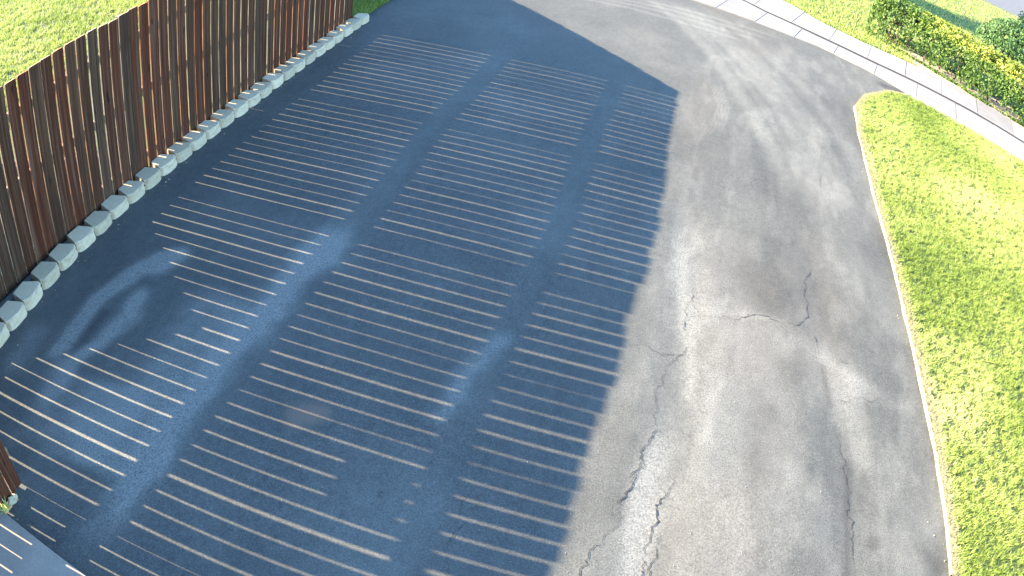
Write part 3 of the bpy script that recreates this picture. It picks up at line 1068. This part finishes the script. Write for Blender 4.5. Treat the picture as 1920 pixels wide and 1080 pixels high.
BLK = [block_mesh(40 + k) for k in range(6)]
for m in BLK:
    m.materials.append(M_BLOCK)
BASE_LINE = [(-4.57, 1.9), (-4.60, 2.82), (-4.63, 3.1), (-4.68, 3.5), (-4.71, 4.0), (-4.74, 4.6), (-4.75, 5.2), (-4.75, 6.4), (-4.742, 7.2), (-4.755, 8.4), (-4.765, 9.1), (-4.77, 9.8), (-4.775, 10.4)]
yb = 2.85 - 0.286 * 3
i = 0
while yb < 10.30:
    yc = yb + 0.143
    xf_ = float(poly_at(yc, BASE_LINE)) + 0.055
    slope = (float(poly_at(yc + .15, BASE_LINE)) - float(poly_at(yc - .15, BASE_LINE))) / 0.3
    o = bpy.data.objects.new('block', BLK[i % 6 if i % 5 else (i * 7) % 6])
    COL.objects.link(o)
    o.parent = edging
    o.matrix_parent_inverse = EDG_INV
    o.matrix_basis = (Matrix.Translation((xf_ + RNG.normal(0, 0.004), yc, float(zsurf(xf_, yc)) - 0.004)) @ Matrix.Rotation(-math.atan(slope) + RNG.normal(0, 0.025), 4, 'Z')
                      @ Matrix.Rotation(RNG.normal(0, 0.012), 4, 'X') @ Matrix.Diagonal((min(1.0, (xf_ - FX - 0.006) / 0.23), 1, 1 + RNG.normal(0, 0.02), 1)))
    yb += 0.286
    i += 1

# ------------------------------------------------------------------ hedge and shrubs
def leaf_cloud(name, pts, nrm, size, mat, tint, parent):
    """small folded leaves: two triangles each side of a midrib"""
    n = len(pts)
    a = RNG.normal(0, 1, (n, 3))
    nn = nrm + 0.75 * RNG.normal(0, 1, (n, 3))
    nn /= np.linalg.norm(nn, axis=1)[:, None]
    a -= nn * (a * nn).sum(1)[:, None]
    a /= np.linalg.norm(a, axis=1)[:, None]
    bvec = np.cross(nn, a)
    s_ = size * RNG.uniform(0.6, 1.35, n)
    p0 = pts - a * s_[:, None] * 0.5
    p1 = pts + a * s_[:, None] * 0.5
    w_ = bvec * (s_ * 0.32)[:, None]
    fold = nn * (s_ * 0.10)[:, None]
    V_ = np.stack([p0, pts + w_ + fold, p1, pts - w_ + fold], 1).reshape(-1, 3)
    i4 = np.arange(n) * 4
    F_ = np.concatenate([np.stack([i4, i4 + 1, i4 + 2], 1), np.stack([i4, i4 + 2, i4 + 3], 1)])
    me_ = mesh_np(name, V_, F_)
    at_ = me_.attributes.new('tint', 'FLOAT', 'POINT')
    at_.data.foreach_set('value', np.repeat(np.clip(tint, 0, 1), 4).astype(np.float32))
    return link(name, me_, mat, parent, kind='stuff')


def twig_mesh(segs):
    V_, F_ = [], []
    for (a, b_, r0, r1) in segs:
        a = np.array(a, float)
        b_ = np.array(b_, float)
        dv = b_ - a
        dv /= np.linalg.norm(dv)
        u = np.cross(dv, (0.3, 0.2, 0.93))
        u /= np.linalg.norm(u)
        w_ = np.cross(dv, u)
        i0 = len(V_)
        for q, r in ((a, r0), (b_, r1)):
            for k in range(5):
                an = k * 2 * math.pi / 5
                V_.append(q + (u * math.cos(an) + w_ * math.sin(an)) * r)
        for k in range(5):
            k2 = (k + 1) % 5
            F_.append((i0 + k, i0 + k2, i0 + 5 + k2, i0 + 5 + k))
    return mesh_np('branch', V_, F_)


def make_hedge():
    root = empty('clipped_hedge', (6.6, 16.3, 0))
    tag(root, 'clipped green hedge with yellow-green top beside the white sidewalk', 'hedge')
    inv = Matrix.Translation((-6.6, -16.3, 0))
    spine = [(4.15, 18.55), (4.75, 17.75), (5.6, 17.15), (6.6, 16.35), (7.4, 15.85), (8.8, 15.25), (10.6, 14.45)]
    P = np.array(spine)
    seg = np.linalg.norm(np.diff(P, axis=0), axis=1)
    cum = np.concatenate([[0], np.cumsum(seg)])
    n = 48000
    s_ = RNG.uniform(0, cum[-1], n)
    cx = np.interp(s_, cum, P[:, 0])
    cy = np.interp(s_, cum, P[:, 1])
    dx = np.interp(s_ + .1, cum, P[:, 0]) - np.interp(s_ - .1, cum, P[:, 0])
    dy = np.interp(s_ + .1, cum, P[:, 1]) - np.interp(s_ - .1, cum, P[:, 1])
    ll = np.hypot(dx, dy) + 1e-9
    nx, ny = -dy / ll, dx / ll
    # superellipse cross-section, leaves within an outer shell
    th = RNG.uniform(-0.25, math.pi + 0.25, n)
    ct, st_ = np.cos(th), np.sin(th)
    e = 0.62
    lump = 0.86 + 0.30 * fbm(s_ * 1.7 + 3, th * 1.6 + 8, 4)
    endf = np.minimum(1, np.minimum(s_, cum[-1] - s_) / 0.35) ** 0.5
    depth = 1 - 0.22 * RNG.random(n) ** 2
    rw = 0.56 * np.sign(ct) * np.abs(ct) ** e * lump * endf * depth
    rz = 0.06 + 1.04 * np.where(st_ > 0, np.abs(st_) ** e, -0.05) * (0.9 + 0.1 * lump) * depth * (0.4 + 0.6 * endf)
    pts = np.column_stack([cx + nx * rw, cy + ny * rw, np.maximum(rz, 0.03)])
    nr_ = np.column_stack([nx * ct, ny * ct, np.maximum(st_, 0.1)])
    nr_ /= np.linalg.norm(nr_, axis=1)[:, None]
    gap = fbm(s_ * 5 + 1, th * 6 + 2, 3)
    keep = RNG.random(n) < np.clip((gap - 0.37) * 4.5, 0.06, 1)
    pts, nr_, s2, th2 = pts[keep], nr_[keep], s_[keep], th[keep]
    young = smooth(0.70, 0.98, pts[:, 2]) * smooth(4.4, 5.6, pts[:, 0])
    tint_ = 0.30 + RNG.normal(0, 0.14, len(pts)) + 0.50 * young + 0.25 * (fbm(s2 * 2, th2 * 2, 3) - .5)
    lf = leaf_cloud('foliage', pts, nr_, 0.075, M_HEDGE, tint_, root)
    lf.matrix_parent_inverse = inv
    segs = []
    for k in range(70):
        sk = RNG.uniform(0.2, cum[-1] - 0.2)
        bx, by = np.interp(sk, cum, P[:, 0]), np.interp(sk, cum, P[:, 1])
        base = np.array([bx + RNG.normal(0, .08), by + RNG.normal(0, .08), 0])
        m_ = base + np.array([RNG.normal(0, .08), RNG.normal(0, .08), 0.4])
        segs.append((base, m_, .016, .011))
        for j in range(3):
            tip = m_ + np.array([RNG.normal(0, .22), RNG.normal(0, .22), RNG.uniform(.2, .5)])
            segs.append((m_, tip, .010, .004))
    br = link('branch', twig_mesh(segs), M_BARK, root, kind='stuff')
    br.matrix_parent_inverse = inv
    return root


make_hedge()


def make_shrub(loc, rad, hgt, label, n=9000, leaf=0.075, name='garden_shrub'):
    root = empty(name, loc)
    tag(root, label, 'shrub')
    d_ = RNG.normal(0, 1, (n, 3))
    d_ /= np.linalg.norm(d_, axis=1)[:, None]
    d_[:, 2] = np.abs(d_[:, 2]) * 1.0 - 0.25 * (RNG.random(n) < .3)
    az = np.arctan2(d_[:, 1], d_[:, 0])
    lump = 0.70 + 0.55 * fbm(az * 1.3 + 9 + loc[0], d_[:, 2] * 2.2 + 4, 4)
    rr_ = lump * (1 - 0.45 * RNG.random(n) ** 2)
    pts = np.column_stack([d_[:, 0] * rad * rr_, d_[:, 1] * rad * rr_, hgt * 0.45 + d_[:, 2] * hgt * 0.55 * rr_])
    pts[:, 2] = np.maximum(pts[:, 2], 0.05)
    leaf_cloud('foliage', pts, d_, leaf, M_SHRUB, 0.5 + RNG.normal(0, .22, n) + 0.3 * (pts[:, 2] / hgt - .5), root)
    segs = []
    for k in range(9):
        a = RNG.uniform(0, 6.28)
        m_ = np.array([math.cos(a) * rad * .25, math.sin(a) * rad * .25, hgt * .3])
        segs.append(((math.cos(a) * .06, math.sin(a) * .06, -0.02), m_, .03, .02))
        for j in range(4):
            q = np.array([math.cos(a + RNG.normal(0, .5)) * rad * .7, math.sin(a + RNG.normal(0, .5)) * rad * .7, hgt * RNG.uniform(.5, .9)])
            segs.append((m_, q, .018, .005))
    link('branch', twig_mesh(segs), M_BARK, root, kind='stuff')
    return root


make_shrub((8.75, 20.3, 0), 1.25, 1.5, 'rounded leafy shrub behind the hedge at the upper right corner', 15000)
make_shrub((11.9, 24.0, 0), 1.6, 1.9, 'tall green shrub farthest behind the hedge near the top edge', 9000, 0.09)

def make_tree(loc, hgt, rad, label):
    root = empty('shade_tree', loc)
    tag(root, label, 'tree')
    segs = [((0, 0, -0.1), (0.05, 0.03, hgt * 0.22), .17, .13), ((0.05, 0.03, hgt * 0.22), (0.0, 0.1, hgt * 0.5), .13, .08)]
    cl_ = []
    for k in range(16):
        a = k * 2.4
        q = np.array([math.cos(a) * rad * RNG.uniform(.35, .8), math.sin(a) * rad * RNG.uniform(.35, .8), hgt * RNG.uniform(.35, .95)])
        segs.append(((0.02, 0.06, hgt * RNG.uniform(.2, .5)), q, .06, .015))
        cl_.append(q)
    link('trunk', twig_mesh(segs), M_BARK, root)
    n_ = 16000
    c_ = np.array(cl_)[RNG.integers(0, len(cl_), n_)]
    d_ = RNG.normal(0, 1, (n_, 3))
    d_ /= np.linalg.norm(d_, axis=1)[:, None]
    pts_ = c_ + d_ * (rad * 0.42 * RNG.random(n_) ** 0.4)[:, None]
    leaf_cloud('crown', pts_, d_, 0.13, M_SHRUB, 0.5 + RNG.normal(0, .2, n_), root)
    return root


make_tree((1.5, 24.6, 0), 5.0, 1.9, 'tree on the far lawn beyond the sidewalk, shading the ground behind the hedge')

# small weed at the foot of the nearer fence run
def weed(loc, n, label):
    root = empty('weed', loc)
    tag(root, label, 'weed')
    a = RNG.uniform(0, 6.28, n)
    r = 0.04 * np.sqrt(RNG.random(n))
    pts = np.column_stack([np.cos(a) * r, np.sin(a) * r])
    V_ = []
    o = blades('leaf', pts, 0.05, 0.010, 1.1, M_GRASS, 0.7 + RNG.normal(0, .2, n), 0.0)
    o.parent = root
    return root

weed((-3.36, 1.45, 0.03), 40, 'small yellow-green weed at the foot of the near fence boards')


def rock(loc, size, label):
    bm = bmesh.new()
    bmesh.ops.create_icosphere(bm, subdivisions=2, radius=1.0)
    for v_ in bm.verts:
        k_ = 1 + 0.22 * math.sin(5 * v_.co.x + 3) * math.cos(4 * v_.co.y + 1) + RNG.normal(0, 0.05)
        v_.co = Vector((v_.co.x * size[0], v_.co.y * size[1], v_.co.z * size[2])) * k_
    me_ = bpy.data.meshes.new('stone')
    bm.to_mesh(me_)
    bm.free()
    o = link('stone', me_, M_BLOCK)
    o.location = loc
    tag(o, label, 'stone')
    return o


rock((-3.365, 1.55, 0.02), (0.03, 0.055, 0.03), 'pale broken stone at the foot of the near fence boards')


# dry leaf litter caught along the edging, the pad and the lawn edge
n5 = 150
py = np.concatenate([RNG.uniform(2.2, 10.2, 50), RNG.uniform(2.5, 13.8, 40), RNG.uniform(12.5, 14.6, 60)])
px = np.concatenate([poly_at(py[:50], BASE_LINE) + 0.075 + np.abs(RNG.normal(0, 0.05, 50)),
                     poly_at(py[50:90], RIGHT) - np.abs(RNG.normal(0, 0.08, 40)) - 0.02,
                     RNG.normal(3.3, 0.5, 60)])
px = np.minimum(px, xr_at(py) - 0.02)
pz = zsurf(px, py) + 0.006
leaf_cloud('leaf_litter', np.column_stack([px, py, pz]), np.tile([0, 0, 2.5], (n5, 1)), 0.018, M_STRAW, RNG.random(n5) * 0.8, None)
